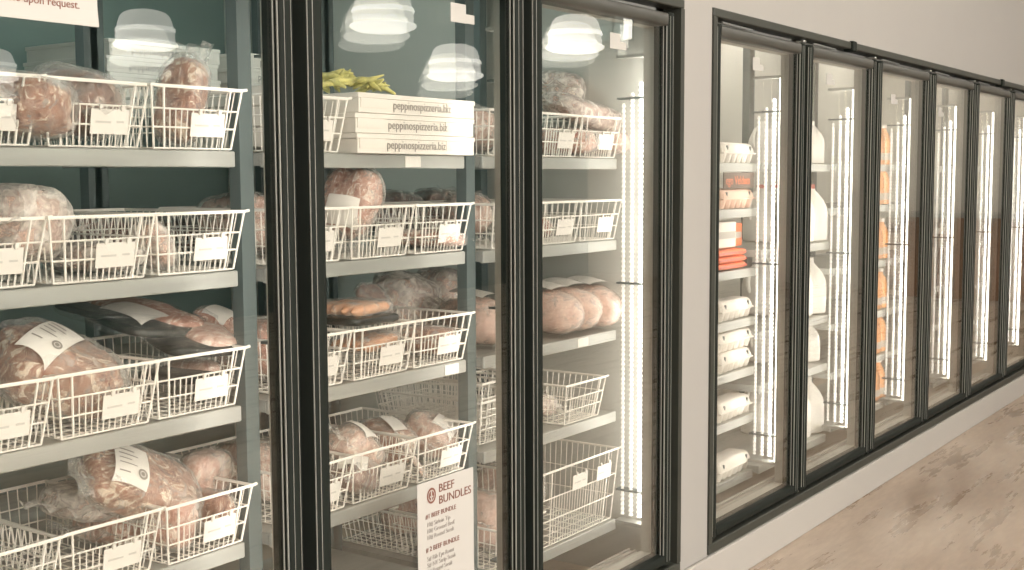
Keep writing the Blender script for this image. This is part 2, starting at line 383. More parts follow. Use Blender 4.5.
# ------------------------------------------------------------------ shelving
Y0 = .227
def shelving(b, x0, x1, zs, label, yd=.60, y0=Y0, stick=(), post=True):
    t = thing('shelving_unit', label, 'shelving', (0, 0, .06))
    for k, z in enumerate(zs):
        z -= .06; mb = MB()
        mb.box(x0, x1, y0, y0 + .012, z - .034, z, .002); mb.box(x0, x1, y0 + .008, y0 + yd, z - .008, z - .002)
        mb.box(x0, x0 + .012, y0 + .012, y0 + yd, z - .030, z - .008); mb.box(x1 - .012, x1, y0 + .012, y0 + yd, z - .030, z - .008)
        s = mb.build('shelf', 'steel', t)
        for kk, xs in stick:
            if kk == k: q = MB(); q.box(xs - .03, xs + .03, y0 - .0015, y0 - .0003, z - .031, z - .004); q.build('price_sticker', 'card', s)
    ps = [(x1 + .026, y0 + .015), (x1 + .026, y0 + yd - .05), (x0 - .035, y0 + yd - .05)] if post else [(x0 - .035, y0 + yd - .05), (x1 + .005, y0 + yd - .05)]
    for px, py in ps:
        mb = MB(); mb.box(px, px + .038, py, py + .034, 0, 2.1); mb.build('post', 'post', t)
    return t
SX = lambda b: (1.045 + .8 * b, 1.765 + .8 * b)
R0 = [1.452, 1.197, .903, .600, .29]; R2 = [1.452, 1.193, .900, .632, .272]
shelving(0, *SX(0), R0, 'grey steel shelving behind the leftmost full freezer door')
shelving(1, *SX(1), R0, 'grey steel shelving behind the BEEF BUNDLES door', stick=((0, 2.35), (2, 2.50)))
shelving(2, *SX(2), R2, 'grey steel shelving behind the freezer door next to the wall strip', stick=((2, 3.16),), post=False)
shelving(9, 2.0, 3.36, [.35, .8, 1.25, 1.62], 'rear steel rack at the back of the freezer', .5, 1.42, post=False)
R3 = [1.445, 1.27, 1.035, .84, .64, .45, .22]; R4 = [1.447, 1.10, .77, .55, .22]; R5 = [1.45, 1.25, .975, .72, .495, .25]
S2 = lambda b: (3.71 + .8 * b, 4.45 + .8 * b)
sh = ['steel shelving with egg cartons behind the first cooler door', 'steel shelving with milk jugs behind the second cooler door', 'steel shelving with juice bottles behind the third cooler door',
      'steel shelving behind the fourth cooler door', 'steel shelving behind the fifth cooler door', 'steel shelving behind the last cooler door']
for b, zs in enumerate((R3, R4, R5, R5, R4, R5)): shelving(b, *S2(b), zs, sh[b], post=False, yd=.45)

# ------------------------------------------------------------------ wire baskets
def basket_meshes(W, D, H, seed=0):
    tw, td, bw, bd = W / 2, D / 2, W / 2 - .017, D / 2 - .02
    P = lambda sx, sy, t: Vector(((bw + (tw - bw) * t) * sx, (bd + (td - bd) * t) * sy, .002 + (H - .002) * t))
    rim = MB(); rim.tube([P(-1, -1, 1), P(1, -1, 1), P(1, 1, 1), P(-1, 1, 1)], .0038, 6, True)
    rim.tube([P(1, -1, 1), P(1, -1, 1) + Vector((.012, -.002, .002))], .0035, 6)
    wm = MB(); n = max(9, int(W / .021)); rails = [.0, .34, .64]
    for s in (-1, -.74, .74, 1): wm.tube([P(s, -1, 0), P(s, -1, 1)], .0024, 5)
    for k in range(n + 1): s = -.74 + 1.48 * k / n; wm.tube([P(s, -1, 0), P(s, -1, .64)], .0016, 4)
    for t in rails:
        wm.tube([P(-1, -1, t), P(1, -1, t)], .0019, 4); wm.tube([P(-1, 1, t), P(1, 1, t)], .0017, 4)
        for s in (-1, 1): wm.tube([P(s, -1, t), P(s, 1, t)], .0017, 4)
    for k in range(n): s = -1 + 2 * k / (n - 1); wm.tube([P(s, 1, 0), P(s, 1, 1)], .0016, 4)
    ns = int(D / .022)
    for s in (-1, 1):
        for k in range(ns + 1): u = -1 + 2 * k / ns; wm.tube([P(s, u, 0), P(s, u, 1)], .0016, 4)
    for k in range(8): s = -1 + 2 * (k + .5) / 8; wm.tube([P(s, -1, 0), P(s, 1, 0)], .0016, 4)
    for k in range(9): u = -1 + 2 * (k + .5) / 9; wm.tube([P(-1, u, 0), P(1, u, 0)], .0016, 4)
    return rim, wm, P
def make_basket(W, D, H, label, card=True):
    t = thing('wire_basket', label, 'basket', group=None); rim, wm, P = basket_meshes(W, D, H)
    wm.build('wire_mesh', 'wire', t); rim.build('rim', 'wire', t)
    if card: add_card(t, W, D, H)
    return t
def add_card(t, W, D, H, sx=.12):
    cw, ch = .043, .024
    a = math.atan2(.02, H)
    c = MB(); c.box(-cw, cw, -.0012, 0, -ch, ch); c.box(-cw * .6, -cw * .6 + .008, -.004, .001, ch - .003, ch + .009, .001); c.box(cw * .55, cw * .55 + .008, -.004, .001, ch - .003, ch + .009, .001)
    o = c.build('price_card', 'card', t); o.location = (W * sx, -D / 2 + .014 + (-.0), H * .40); o.rotation_euler = (a, 0, 0); o.location.y = -(D / 2 - .02 + .02 * .40) - .004
    k = MB(); k.box(-cw * .75, cw * .05, -.0018, -.001, -.003, .001); k.box(cw * .35, cw * .75, -.0018, -.001, -.002, .002); k.build('printed_line', 'paleink', o); return o
BW, BD, BH = .232, .40, .125
proto = make_basket(BW, BD, BH, 'x'); used = [False]
plain_proto = None
def basket(x, z, label, y=Y0 - .012 + BD / 2, rz=0, group=None, card=True, rx=0):
    global plain_proto
    if card:
        o = copy_tree(proto) if used[0] else proto; used[0] = True
    else:
        if plain_proto is None: o = plain_proto = make_basket(BW, BD, BH, 'x', False)
        else: o = copy_tree(plain_proto)
    o.location = (x, y, z + .002); o.rotation_euler = (rx, 0, rz); o['label'] = label
    if group: o['group'] = group
    return o
SL = lambda b, s: (1.185, 1.423, 1.658)[s] + .8 * b

# ------------------------------------------------------------------ packs of meat
def settle(t):
    """lift a pack that dips through its shelf"""
    bpy.context.view_layer.update()
    zz = [(o.matrix_world @ v.co).z for o in t.children_recursive if o.type == 'MESH' for v in o.data.vertices]
    lo, hi = min(zz), max(zz); rs = R2 if t.location.x > 2.63 else R0
    base = max([q for q in rs if q < t.location.z] or [0]); up = min([q for q in rs if q > t.location.z] or [9]) - .036
    if lo < base + .008: t.location.z += base + .008 - lo
    if hi + max(0, base + .008 - lo) > up: print('TALL', t['label'], round(hi + max(0, base + .008 - lo) - up, 3))
def sgn(v, e): return math.copysign(abs(v) ** e, v)
def lump_mb(a, b, c, seed, amp=.1, e1=.75, e2=.8, nu=36, nv=22, fine=0, fs=40, dent=0):
    rings = []; off = Vector((seed * 3.1, seed * 1.7, seed * 2.3))
    for i in range(1, nv):
        eta = -pi / 2 + pi * i / nv; ring = []
        for j in range(nu):
            w_ = 2 * pi * j / nu
            p = Vector((a * sgn(cos(eta), e1) * sgn(cos(w_), e2), b * sgn(cos(eta), e1) * sgn(sin(w_), e2), c * sgn(sin(eta), e1)))
            d = noise.noise(p * 11 + off) * amp
            if dent: d -= dent * max(0, .35 - abs(noise.noise(p * 17 + off * 2))) * 1.2
            if fine: d += (.35 - abs(noise.noise(p * fs + off))) * fine
            ring.append(p * (1 + d))
        rings.append(ring)
    mb = MB(); mb.loft(rings); return mb
def add_flange(mb, a, b, c, seed, side, ln=.045, wf=.85):
    off = seed * 5.7
    def fn(u, v):
        t = (u + 1) / 2; x = side * (a * .90 + t * ln); y = v * b * (wf - .10 * t + .25 * t * t)
        z = (1 - t) * 0 + .010 * noise.noise(Vector((v * 4 + off, t * 3, off))) + .008 * sin(v * 9 + off) * t
        return (x, y, z)
    mb.grid(fn, 4, 14)
def label_patch(parent, a, b, c, cx, cy, hw, hh, rot, lift=.006, logo=True, e=2.6):
    ca, sa = cos(rot), sin(rot)
    def top(x, y):
        q = 1 - (abs(x / a) ** e + abs(y / b) ** e)
        return c * (max(.02, q) ** (1 / e)) * 1.0 + lift
    def fn(u, v): x = cx + (u * hw) * ca - (v * hh) * sa; y = cy + (u * hw) * sa + (v * hh) * ca; return (x, y, top(x, y))
    mb = MB(); mb.grid(fn, 10, 8); o = mb.build('paper_label', 'card', parent, True)
    if logo:
        k = MB()
        def ln(u0, u1, v0, v1):
            k.grid(lambda u, v: Vector(fn(u0 + (u1 - u0) * (u + 1) / 2, v0 + (v1 - v0) * (v + 1) / 2)) + Vector((0, 0, .0015)), 4, 1)
        ln(-.8, .1, .55, .62); ln(-.8, .3, .30, .36); ln(-.8, -.1, .05, .10); ln(-.8, .2, -.20, -.15); ln(-.8, -.2, -.62, -.56)
        k.build('printed_line', 'ink', o)
        k = MB()
        for r0_, r1_ in ((.0, .45), (.60, 1.0)):
            q = min(hw, hh) * .30
            def ring(u, v):
                th = u * pi; r = (r0_ + (r1_ - r0_) * (v + 1) / 2) * q; uu = .55 + r * cos(th) / hw; vv = -.45 + r * sin(th) / hh
                return Vector(fn(uu, vv)) + Vector((0, 0, .0015))
            k.grid(ring, 16, 1)
        k.build('round_logo', 'ink', o)
    return o
def pack(loc, dims, rot, meat, label, seed, film='film', lab=None, ends=(1, -1), amp=.12, cat='meat', name='meat_pack', e1=.62, e2=.66, ln=.05, group=None):
    a, b, c = dims; t = thing(name, label, cat, loc, rot, group)
    lump_mb(a * .94, b * .94, c * .92, seed, amp, e1, e2, dent=.22).build('meat', meat, t, True)
    mb = lump_mb(a, b, c, seed, amp, e1, e2, 40, 24, fine=.085, fs=34, dent=.10)
    for s in ends: add_flange(mb, a, b, c, seed, s, ln)
    mb.build('plastic_wrap', film, t, False)
    if lab: label_patch(t, a, b, c, *lab)
    settle(t); return t
def tray_pack(loc, dims, rot, label, seed, meat='pork', lab=True, frac=.5):
    """flat vacuum pack: black backing card with a slab of meat and a white label under film"""
    a, b, c = dims; t = thing('vacuum_pack', label, 'meat', loc, rot)
    mb = lump_mb(a, b, c * .55, seed, .05, .5, .45); mb.build('backing_card', 'black', t, True)
    mb = lump_mb(a * frac, b * .82, c * .8, seed + 1, .14, .7, .7); o = mb.build('meat', meat, t, True); o.location = (a * (1 - frac) * .75, -b * .10, c * .35)
    mb = lump_mb(a * 1.02, b * 1.02, c * 1.25, seed + 1, .06, .6, .5, fine=.06, fs=40); add_flange(mb, a, b, c, seed, 1, .015, .95); mb.build('plastic_wrap', 'filmthin', t, False)
    if lab: label_patch(t, a, b, c * 1.25, -a * .45, -b * .1, a * .35, b * .6, .1, .003, False)
    settle(t); return t
DA, DB, DC = 'leftmost full freezer door', 'BEEF BUNDLES door', 'freezer door next to the wall strip'

# --- bay 0
rows = ['top', 'second', 'third', 'fourth', 'fifth']
what0 = [['basket cut by the photo edge', 'basket of dark red beef', 'basket holding a peaked brown pack'], ['basket with a pale bag', 'nearly empty basket', 'basket with a pale bag at its left side'],
         ['basket cut by the photo edge', 'basket under the big labelled roast', 'basket heaped with black-backed packs'], ['basket cut by the photo edge', 'empty basket', 'basket with a big labelled slab and bagged meat']]
for r in range(4):
    for s in range(3):
        basket(SL(0, s), R0[r], 'white wire %s, %s shelf, leftmost full door' % (what0[r][s], rows[r]), rz=(.02, -.015, .01)[s] * (1 if r % 2 else -1), y=Y0 - .012 + BD / 2 + (.0, .006, -.004)[(r + s) % 3])
z = R0[0]
pack(at(78, 102, 0.33), (0.075, 0.085, 0.07), (0.2, 0.1, 0.3), 'darkbeef', 'dark red wrapped beef in the middle basket on the top shelf, left door', 1, lab=None)
pack(at(182, 112, 0.29), (0.095, 0.05, 0.05), (0.1, -1.15, 0.25), 'beef', 'brown peaked vacuum pack standing in the right basket on the top shelf, left door', 2, ends=(1,), ln=.05)
pack(at(8, 105, 0.33), (.085, .15, .065), (0, .1, .1), 'beef', 'brown wrapped beef at the photo edge on the top shelf, left door', 3)
z = R0[1]
pack(at(20, 224, 0.32), (0.08, 0.08, 0.075), (0, .1, .4), 'bird', 'large pale bag bulging above the left basket on the second shelf', 4, 'milky', cat='meat')
pack(at(152, 247, .29), (.055, .045, .025), (0, 1.1, .2), 'pork', 'slim pale bag leaning in the right basket on the second shelf, left door', 5, 'milky', ends=())
pack(at(95, 262, 0.36), (.075, .11, .03), (0, 0, .2), 'pork', 'flat pale pack lying in the middle basket on the second shelf, left door', 6, 'milky')
for k, (px, py) in enumerate(((105, 200), (165, 196), (218, 192))):
    p = at(px, py, .74); p.z = z + .055
    pack(p, (.10, .07, .05), (.1, .05, .3 * k), 'darkbeef', ('dark brown pack at the back of the second shelf, first of three', 'dark brown pack at the back of the second shelf, middle of three', 'dark brown pack at the back of the second shelf beside the post')[k], 7 + k)
z = R0[2]
pack(at(58, 378, 0.325), (0.150, 0.095, 0.072), (0.55, 0.34, 0.15), 'beef', 'big vacuum-packed roast with a white label sloping over the left baskets', 11, lab=(-.070, -.01, .036, .066, -1.0, .010), amp=.08, ends=(1,))
tray_pack(at(182, 374, 0.37), (0.07, 0.08, 0.026), (0, 0, 0.1), 'flat pack low in the right basket on the third shelf', 12, 'pork', False)
tray_pack(at(192, 340, 0.34), (0.1, 0.085, 0.026), (0.25, 0.06, -0.1), 'black-backed flat pack on the right basket rim, third shelf', 13, 'pork', False, .6)
tray_pack(at(148, 322, 0.42), (0.12, 0.1, 0.026), (0.2, 0.08, 0.1), 'black-backed flat pack with a white label, second from the top of the heap', 14, 'ground', True)
tray_pack(at(118, 310, 0.5), (0.12, 0.1, 0.022), (0.12, 0.08, 0.05), 'black-backed pack with reddish meat on top of the heap, third shelf', 15, 'ground', False, .7)
pack(at(216, 322, 0.4), (0.045, 0.05, 0.032), (0.3, 0, 0.3), 'ground', 'small round pack with a label beside the post, third shelf', 16, lab=(-.01, -.01, .03, .03, 0, .004, False), ends=())
z = R0[3]
pack(at(140, 484, 0.33), (0.165, 0.085, 0.055), (0.75, 0.42, 0.1), 'beef', 'large labelled slab of marbled beef leaning in the right basket, fourth shelf', 21, lab=(-.085, -.015, .040, .050, -.25, .010), amp=.07)
pack(at(204, 474, 0.37), (0.065, 0.045, 0.058), (0.2, 0.1, 0.1), 'pork', 'upright wrapped pack at the right end of the fourth shelf, left door', 22, ends=(1,))
pack(at(172, 528, 0.285), (0.05, 0.055, 0.06), (0, 0.3, 0.2), 'ground', 'brown packet in the front of the right basket, fourth shelf, left door', 23)
pack(at(92, 499, 0.44), (0.11, 0.08, 0.035), (0.1, 0.12, 0.4), 'pork', 'white plastic bag lying behind the labelled slab', 24, 'milky')
pack(at(112, 532, .42), (.055, .09, .045), (0, .1, .1), 'ground', 'brownish pack seen through the side wires of the right basket, fourth shelf', 25)
pack(at(212, 528, .31), (.035, .06, .05), (0, .2, .1), 'beef', 'small brown packet behind the right price card, fourth shelf, left door', 26, ends=())
# --- bay 1
z = R0[0]
basket(SL(1, 0), z, 'white wire basket left of the pizza boxes on the top shelf')
carts = [(SL(1, 0), Y0 + .03, z + .012 + .047 * k, ('lowest', 'middle', 'topmost')[k] + ' flat white box standing in the basket left of the pizza boxes') for k in range(3)]
what1 = [None, ['basket behind the mullion with bagged meat', 'basket holding a big pink roast', 'basket with loose small packs'], ['basket with reddish packs behind the mullion', 'basket of orange sausages', 'basket of small brown packs'],
         ['basket behind the mullion with a labelled bag', 'basket of crinkled labelled packs', 'basket with a labelled pack'], ]
for r in (1, 2, 3):
    for s in range(3):
        basket(SL(1, s), R0[r], 'white wire %s, %s shelf, BEEF BUNDLES door' % (what1[r][s], rows[r]), rz=(.015, -.02, .012)[(r + s) % 3])
z = R0[1]
pack(at(350, 220, 0.31), (0.098, 0.075, 0.06), (0.15, -1.05, 0.1), 'ground', 'big pink vacuum-packed roast standing in a basket, second shelf, BEEF BUNDLES door', 32, lab=(-.05, -.02, .035, .04, 0, .010, False), ends=(-1,))
pack(at(424, 246, 0.33), (.08, .12, .025), (0, .05, .1), 'ground', 'small pinkish pack low in the right basket, second shelf, BEEF BUNDLES door', 33, lab=(-.02, -.05, .03, .03, .4, .005, False))
pack((1.985, .44, z + .09), (.08, .13, .07), (0, .2, .1), 'pork', 'bagged meat in the basket behind the mullion, second shelf', 34)
for k, (px, py, yy) in enumerate(((395, 205, .72), (440, 195, .74))):
    p = at(px, py, yy); p.z = R2[1] + .085
    pack(p, (.12, .08, .075), (.1, .1, .3 - .5 * k), 'darkbeef', ('dark bag in shadow behind the pink roast', 'dark shiny bag at the back, right of the pink roast')[k], 35 + k)
z = R0[2]
def sausage_pack(loc, rot, label, n=5, ln=.085, r=.014, tray=True):
    t = thing('sausage_pack', label, 'sausages', loc, rot)
    if tray:
        mb = lump_mb(ln * 1.25, n * r * 1.25, .012, 3, .03, .4, .35); mb.build('tray', 'black', t, True)
    for i in range(n):
        y = (i - (n - 1) / 2) * r * 2.05; mb = MB(); pts = []; rad = []
        for k in range(11):
            u = -1 + 2 * k / 10; pts.append((u * ln, y + .003 * sin(u * 2 + i), .012 + r + .003 * sin(u * 1.5))); rad.append(r * max(.25, (1 - abs(u) ** 6) ** .5))
        mb.tube(pts, rad, 12); mb.build('sausage', 'sausage', t, True)
    mb = lump_mb(ln * 1.12, n * r * 1.12, r * 1.6, 5, .03, .5, .4, fine=.008, fs=60); add_flange(mb, ln * 1.1, n * r * 1.1, r, 4, 1, .025, .9)
    o = mb.build('plastic_wrap', 'film', t, True); o.location = (0, 0, .012 + r)
    return t
sausage_pack(at(352, 318, .32), (0, .03, .12), 'pack of orange sausages on a black tray on top of the basket')
sausage_pack(at(366, 352, .31), (0, -.02, .1), 'orange sausages inside the basket under the tray pack', 4, .075, .015, False)
pack(at(374, 302, 0.44), (0.07, 0.06, 0.01), (1.0, 0.1, 0.1), 'darkbeef', 'thin black packet leaning behind the sausages', 41, ends=())
pack(at(428, 344, 0.32), (0.075, 0.08, 0.04), (0, .1, .3), 'beef', 'small brown pack in the right basket on the third shelf, BEEF BUNDLES door', 42)
pack((1.98, .42, z + .09), (.075, .12, .075), (0, 0, .1), 'ground', 'reddish sausage-like pack behind the mullion, third shelf', 43)
for k, (px, py, yy) in enumerate(((402, 290, .62), (440, 298, .66))):
    p = at(px, py, yy); p.z = R2[2] + .10
    pack(p, (.11, .09, .10), (.1, .1, .4 * k), 'pork', ('big milky bag standing behind the sausages', 'rounded milky bag beside the post, third shelf')[k], 44 + k, 'milky')
z = R0[3]
pack(at(356, 450, 0.31), (0.085, 0.06, 0.055), (0.5, 0.6, 0.2), 'pork', 'crinkled pack with a label rising from the left basket, fourth shelf', 51, lab=(-.03, 0, .035, .035, .2, .006, False))
pack(at(386, 452, 0.4), (0.085, 0.07, 0.055), (0.4, 0.2, -0.3), 'beef', 'crinkled pack beside the labelled one, fourth shelf', 52, lab=(.0, .0, .025, .035, .2, .008, False))
pack(at(352, 488, 0.28), (0.07, 0.06, 0.045), (0, .2, .2), 'darkbeef', 'dark pack low in the left basket, fourth shelf', 53, lab=(-.03, -.02, .03, .035, .5, .008, False))
pack(at(432, 446, 0.36), (0.075, 0.08, 0.055), (0.5, 0.15, 0.2), 'pork', 'dark pack with pale label in the right basket, fourth shelf', 54, lab=(-.02, -.03, .032, .035, .3, .008, False))
pack(at(410, 466, 0.27), (0.02, 0.075, 0.01), (1.0, 0.2, 0.75), 'pork', 'slim white packet leaning between the two baskets, fourth shelf', 55, 'milky', ends=())
pack((1.98, .42, z + .09), (.075, .12, .075), (0, .2, .1), 'pork', 'labelled bag behind the mullion, fourth shelf', 56, 'film', lab=(.02, -.03, .03, .03, 0, .008))

# pizza boxes
def pizza_box(x, y, z, label, wdt=.455, dep=.455, h=.047, txt='peppinospizzeria.biz', tx=None, rz=0, ts=.030):
    t = thing('pizza_box', label, 'pizza box', (x, y, z), (0, 0, rz), group=None)
    mb = MB(); mb.box(-wdt / 2, wdt / 2, .0015, dep, 0, h - .0125, .001); mb.build('base', 'box', t)
    mb = MB(); mb.box(-wdt / 2 - .003, wdt / 2 + .003, .0, dep + .003, h - .012, h, .001); mb.box(wdt / 2 - .12, wdt / 2 - .006, -.0004, .004, .012, h - .012); mb.box(-wdt / 2 + .006, -wdt / 2 + .10, -.0004, .004, .012, h - .012)
    mb.build('lid', 'box', t)
    text('printed_text', txt, ts, 'ink', t, (tx if tx is not None else -.10, -.0006, .012), sx=.95)
    return t
for k in range(3):
    pizza_box(2.352 - .004 * k + (.012 if k == 2 else 0), .205, R0[0] + .001 + .048 * k, ('bottom', 'middle', 'top')[k] + ' white pizza box of the stack on the top shelf, BEEF BUNDLES door', tx=-.125 + .01 * k, rz=(.0, -.008, .008)[k])
bx = [(2.57, 'rear stack left of the mullion'), (3.11, 'rear stack right of the mullion')]
for sx_, nm in bx:
    for k in range(4):
        pizza_box(sx_ + (.01 if k % 2 else 0), 1.45, 1.622 + .052 * k, ('lowest', 'second lowest', 'second highest', 'highest')[k] + ' pizza box of the ' + nm, wdt=.44, dep=.44, h=.051, tx=-.14, ts=.034)
# bag of green pods on the pizza boxes
t = thing('pod_bunch', 'loose bunch of yellow green pods on top of the pizza boxes', 'vegetables', (2.285, .40, R0[0] + .155))
mb = MB(); rn = random.Random(4)
for k in range(46):
    a = rn.uniform(0, 2 * pi); r = rn.uniform(0, 1) ** .6; x, y, zz = r * .125 * cos(a), r * .09 * sin(a), .012 + (1 - r * r) * .045 * rn.uniform(.4, 1)
    d = Vector((rn.uniform(-1, 1), rn.uniform(-.6, .6), rn.uniform(-.25, .25))).normalized() * rn.uniform(.024, .045)
    mb.tube([Vector((x, y, zz)) - d, Vector((x, y, zz)) + Vector((0, 0, .004)), Vector((x, y, zz)) + d], [.003, .009, .0015], 6)
mb.build('pods', 'green', t, True)['kind'] = 'stuff'

# --- bay 2
for r, s, lab_ in ((0, 0, 'basket with a bag of pork just right of the post, top shelf'), (0, 1, 'basket of wrapped pork beside the door stile, top shelf'), (0, 2, 'basket under the pink bag, top shelf'),
                   (1, 0, 'basket just right of the post, second shelf'), (1, 1, 'basket beside the door stile, second shelf'), (1, 2, 'basket with little in it, second shelf by the strip light')):
    basket(SL(2, s), R2[r], 'white wire %s' % lab_, rz=(-.02, .03, -.01)[(r + s) % 3])
z = R2[0]
pack(at(588, 114, 0.33), (0.2, 0.085, 0.042), (0.25, 0.15, -0.05), 'ground', 'pinkish bag of meat lying across the top baskets by the strip light', 61, 'milky', ln=.07)
pack(at(560, 92, 0.47), (0.12, 0.09, 0.06), (.1, .1, .5), 'pork', 'milky bag behind the pinkish bag on the top shelf', 62, 'milky')
pack(at(562, 142, 0.33), (.085, .12, .045), (.0, .05, .1), 'ground', 'wrapped pork chops in the top basket beside the door stile', 63)
pack(at(606, 148, 0.32), (.085, .12, .04), (.0, .1, -.1), 'pork', 'wrapped pale meat in the top basket by the strip light', 64)
pack((2.80, .42, z + .08), (.085, .12, .07), (.0, .2, .1), 'pork', 'pale bag in the top basket right of the post', 65)
z = R2[1]
pack((2.80, .40, z + .07), (.055, .08, .06), (.1, .9, .2), 'pork', 'labelled pale bag in the second shelf basket right of the post', 66, lab=(-.01, 0, .03, .03, 0, .008, False))
pack((3.12, .37, z + .045), (.05, .05, .03), (.0, .3, .2), 'ground', 'small pink packet on the second shelf by the door stile', 67)
z = R2[2]
for k, (x, rz) in enumerate(((3.265, -.30), (3.11, -.24), (2.965, -.18), (2.79, .05))):
    t = thing('poultry_bag', ('bagged whole bird nearest the strip light, third shelf', 'bagged whole bird in the middle of the third shelf row', 'bagged whole bird against the door stile, third shelf', 'pale bagged bird seen just right of the post, third shelf')[k], 'poultry', (at(*((590, 312), (567, 320), (550, 328))[k], .33) if k < 3 else Vector((x, .36, z + .08))), (.14, 0, rz), 'bagged birds on the third shelf')
    def bird_mb(g, fine=0):
        mb = lump_mb(.078 * g, .135 * g, .060 * g, 70 + k, .10, .85, .95, fine=fine, fs=36)
        mb.v = [(v[0] * (1 - .22 * v[1] / .155 * -1) if False else v[0] * (1.08 - .35 * max(0, v[1]) / .155), v[1], v[2] * (1.1 - .45 * max(0, v[1]) / .155)) for v in mb.v]; return mb
    bird_mb(.97).build('bird', 'bird', t, True)
    mb = bird_mb(1.0, .07)
    def tail(u, v):
        q = (u + 1) / 2; return (v * (.035 + .02 * q), .14 + .07 * q, .02 + .02 * q + .008 * sin(v * 7 + k))
    mb.grid(tail, 4, 10); mb.build('plastic_bag', 'film', t)
    label_patch(t, .08, .155, .08, .0, .02, .045, .06, 0, .006, False); settle(t)
z = R2[3]
basket(3.165, z, 'white wire basket of pale packets, fourth shelf, freezer door by the wall strip', card=False, y=Y0 + .19)
for k in range(3):
    pack((3.11 + .055 * k, .36 + .07 * k, z + .045), (.065, .045, .035), (.1, .2, .5 * k), 'pork', ('front', 'middle', 'rear')[k] + ' pale packet in the fourth shelf basket by the strip light', 80 + k, 'milky')
b1 = basket(2.80, z, 'lower of two stacked empty white baskets right of the post, fourth shelf', card=False, y=Y0 + .24)
b2 = basket(2.80, z + .055, 'upper of two stacked empty white baskets right of the post, fourth shelf', card=False, y=Y0 + .235)
p = at(425, 440, .72); basket(p.x, z, 'white basket standing at the back behind the labelled packs, fourth shelf', card=False, y=.62, rz=.3, rx=.0)
z = R2[4]
big = make_basket(.45, .42, .235, 'large deep white wire basket at the bottom, freezer door by the wall strip', False)
big.location = (3.145, Y0 + .205, z + .002)
for sx_ in (.30, -.02):
    o = add_card(big, .45, .42, .235, sx_); o.location.z = .175; o.location.y = -.2095
pack((3.03, .42, z + .12), (.07, .12, .10), (.0, .4, .1), 'bird', 'pink wrapped piece of meat in the large deep basket', 85)
basket(2.80, z, 'white wire basket with pinkish meat right of the post, bottom shelf', card=False)
pack((2.80, .36, z + .11), (.07, .10, .09), (.0, .2, .1), 'bird', 'rounded pinkish meat in the bottom basket right of the post', 86)
p = at(383, 560, .68); p.x = 2.775; basket(p.x, R2[4], 'white wire basket deep on the bottom shelf, left of the BEEF BUNDLES sheet', card=False, y=.62)
pack((p.x + .01, .62, R2[4] + .10), (.07, .09, .075), (0, .2, .3), 'pork', 'pale bag in the deep basket left of the BEEF BUNDLES sheet', 87)

# ------------------------------------------------------------------ right cooler contents
def egg_carton(loc, label, mats='egg', rz=0):
    t = thing('egg_carton', label, 'egg carton', loc, (0, 0, rz)); W, D = .30, .105
    mb = MB()
    for i in range(6):
        for j in range(2):
            cx, cy = -W / 2 + .025 + .05 * i, -D / 2 + .0265 + .052 * j; rings = []
            for r, zz in ((.014, 0), (.019, .012), (.0245, .030), (.0255, .036)): rings.append([(cx + r * cos(2 * pi * q / 10), cy + r * sin(2 * pi * q / 10), zz) for q in range(10)])
            mb.loft(rings)
    mb.box(-W / 2 - .004, W / 2 + .004, -D / 2 - .003, D / 2 + .003, .034, .040, .001); mb.build('tray', mats, t)
    mb = MB(); rings = []
    for ix, zz in ((0, .0405), (.002, .050), (.010, .070), (.016, .075), (.024, .077)):
        a, b = W / 2 - ix, D / 2 - ix; cc = .008
        rings.append([(-a + cc, -b, zz), (a - cc, -b, zz), (a, -b + cc, zz), (a, b - cc, zz), (a - cc, b, zz), (-a + cc, b, zz), (-a, b - cc, zz), (-a, -b + cc, zz)])
    mb.loft(rings); smooth_by_angle(mb.build('lid', mats, t), 25)
    mb = MB()
    for x in (-.11, .11):
        ring = [[(x + .006 * cos(2 * pi * q / 10), -D / 2 + dy, .056 + .009 * sin(2 * pi * q / 10)) for q in range(10)] for dy in (.0015, .008)]
        mb.loft(ring)
    mb.build('latch_hole', 'post', t); return t
def carton_stack(x, y, z, w_, d, h, label, mat='box', cat='carton'):
    t = thing('food_carton', label, cat, (x, y, z)); mb = MB(); mb.box(-w_ / 2, w_ / 2, 0, d, 0, h, .003); mb.build('carton_body', mat, t)
    mb = MB(); mb.box(-w_ / 2 + .01, w_ / 2 - .01, -.0015, .001, h * .35, h * .62); mb.build('printed_band', 'paper' if mat != 'box' else 'ink' if False else 'paper', t)
    return t
yE = Y0 + .06
for cx_, cy_, cz_, cl_ in carts: carton_stack(cx_, cy_, cz_, .165, .30, .045, cl_)
for k, (r, n, mt) in enumerate(((0, 1, 'egg'), (1, 1, 'eggpink'), (3, 1, 'egg'), (4, 2, 'egg'), (5, 1, 'egg'), (6, 1, 'egg'))):
    for q in range(n):
        nm = ('white egg carton on the top shelf, first cooler door', 'pinkish egg carton on the second shelf above the orange packs', 'white egg carton on the shelf below the orange packs', 'white egg carton on the fifth shelf, first cooler door', 'white egg carton on the sixth shelf, first cooler door', 'white egg carton on the bottom shelf, first cooler door')[k]
        if n == 2: nm = ('lower', 'upper')[q] + ' ' + nm
        egg_carton((4.305 + .006 * q, yE + .005 * q, R3[r] + .001 + .079 * q), nm, mt, .03 * (1 - q))
    if r != 1:
        egg_carton((4.27, yE + .15, R3[r] + .001), 'rear egg carton behind the front one, ' + ('top', '', '', 'fourth', 'fifth', 'sixth', 'bottom')[r] + ' shelf, first cooler door', 'egg', .0)
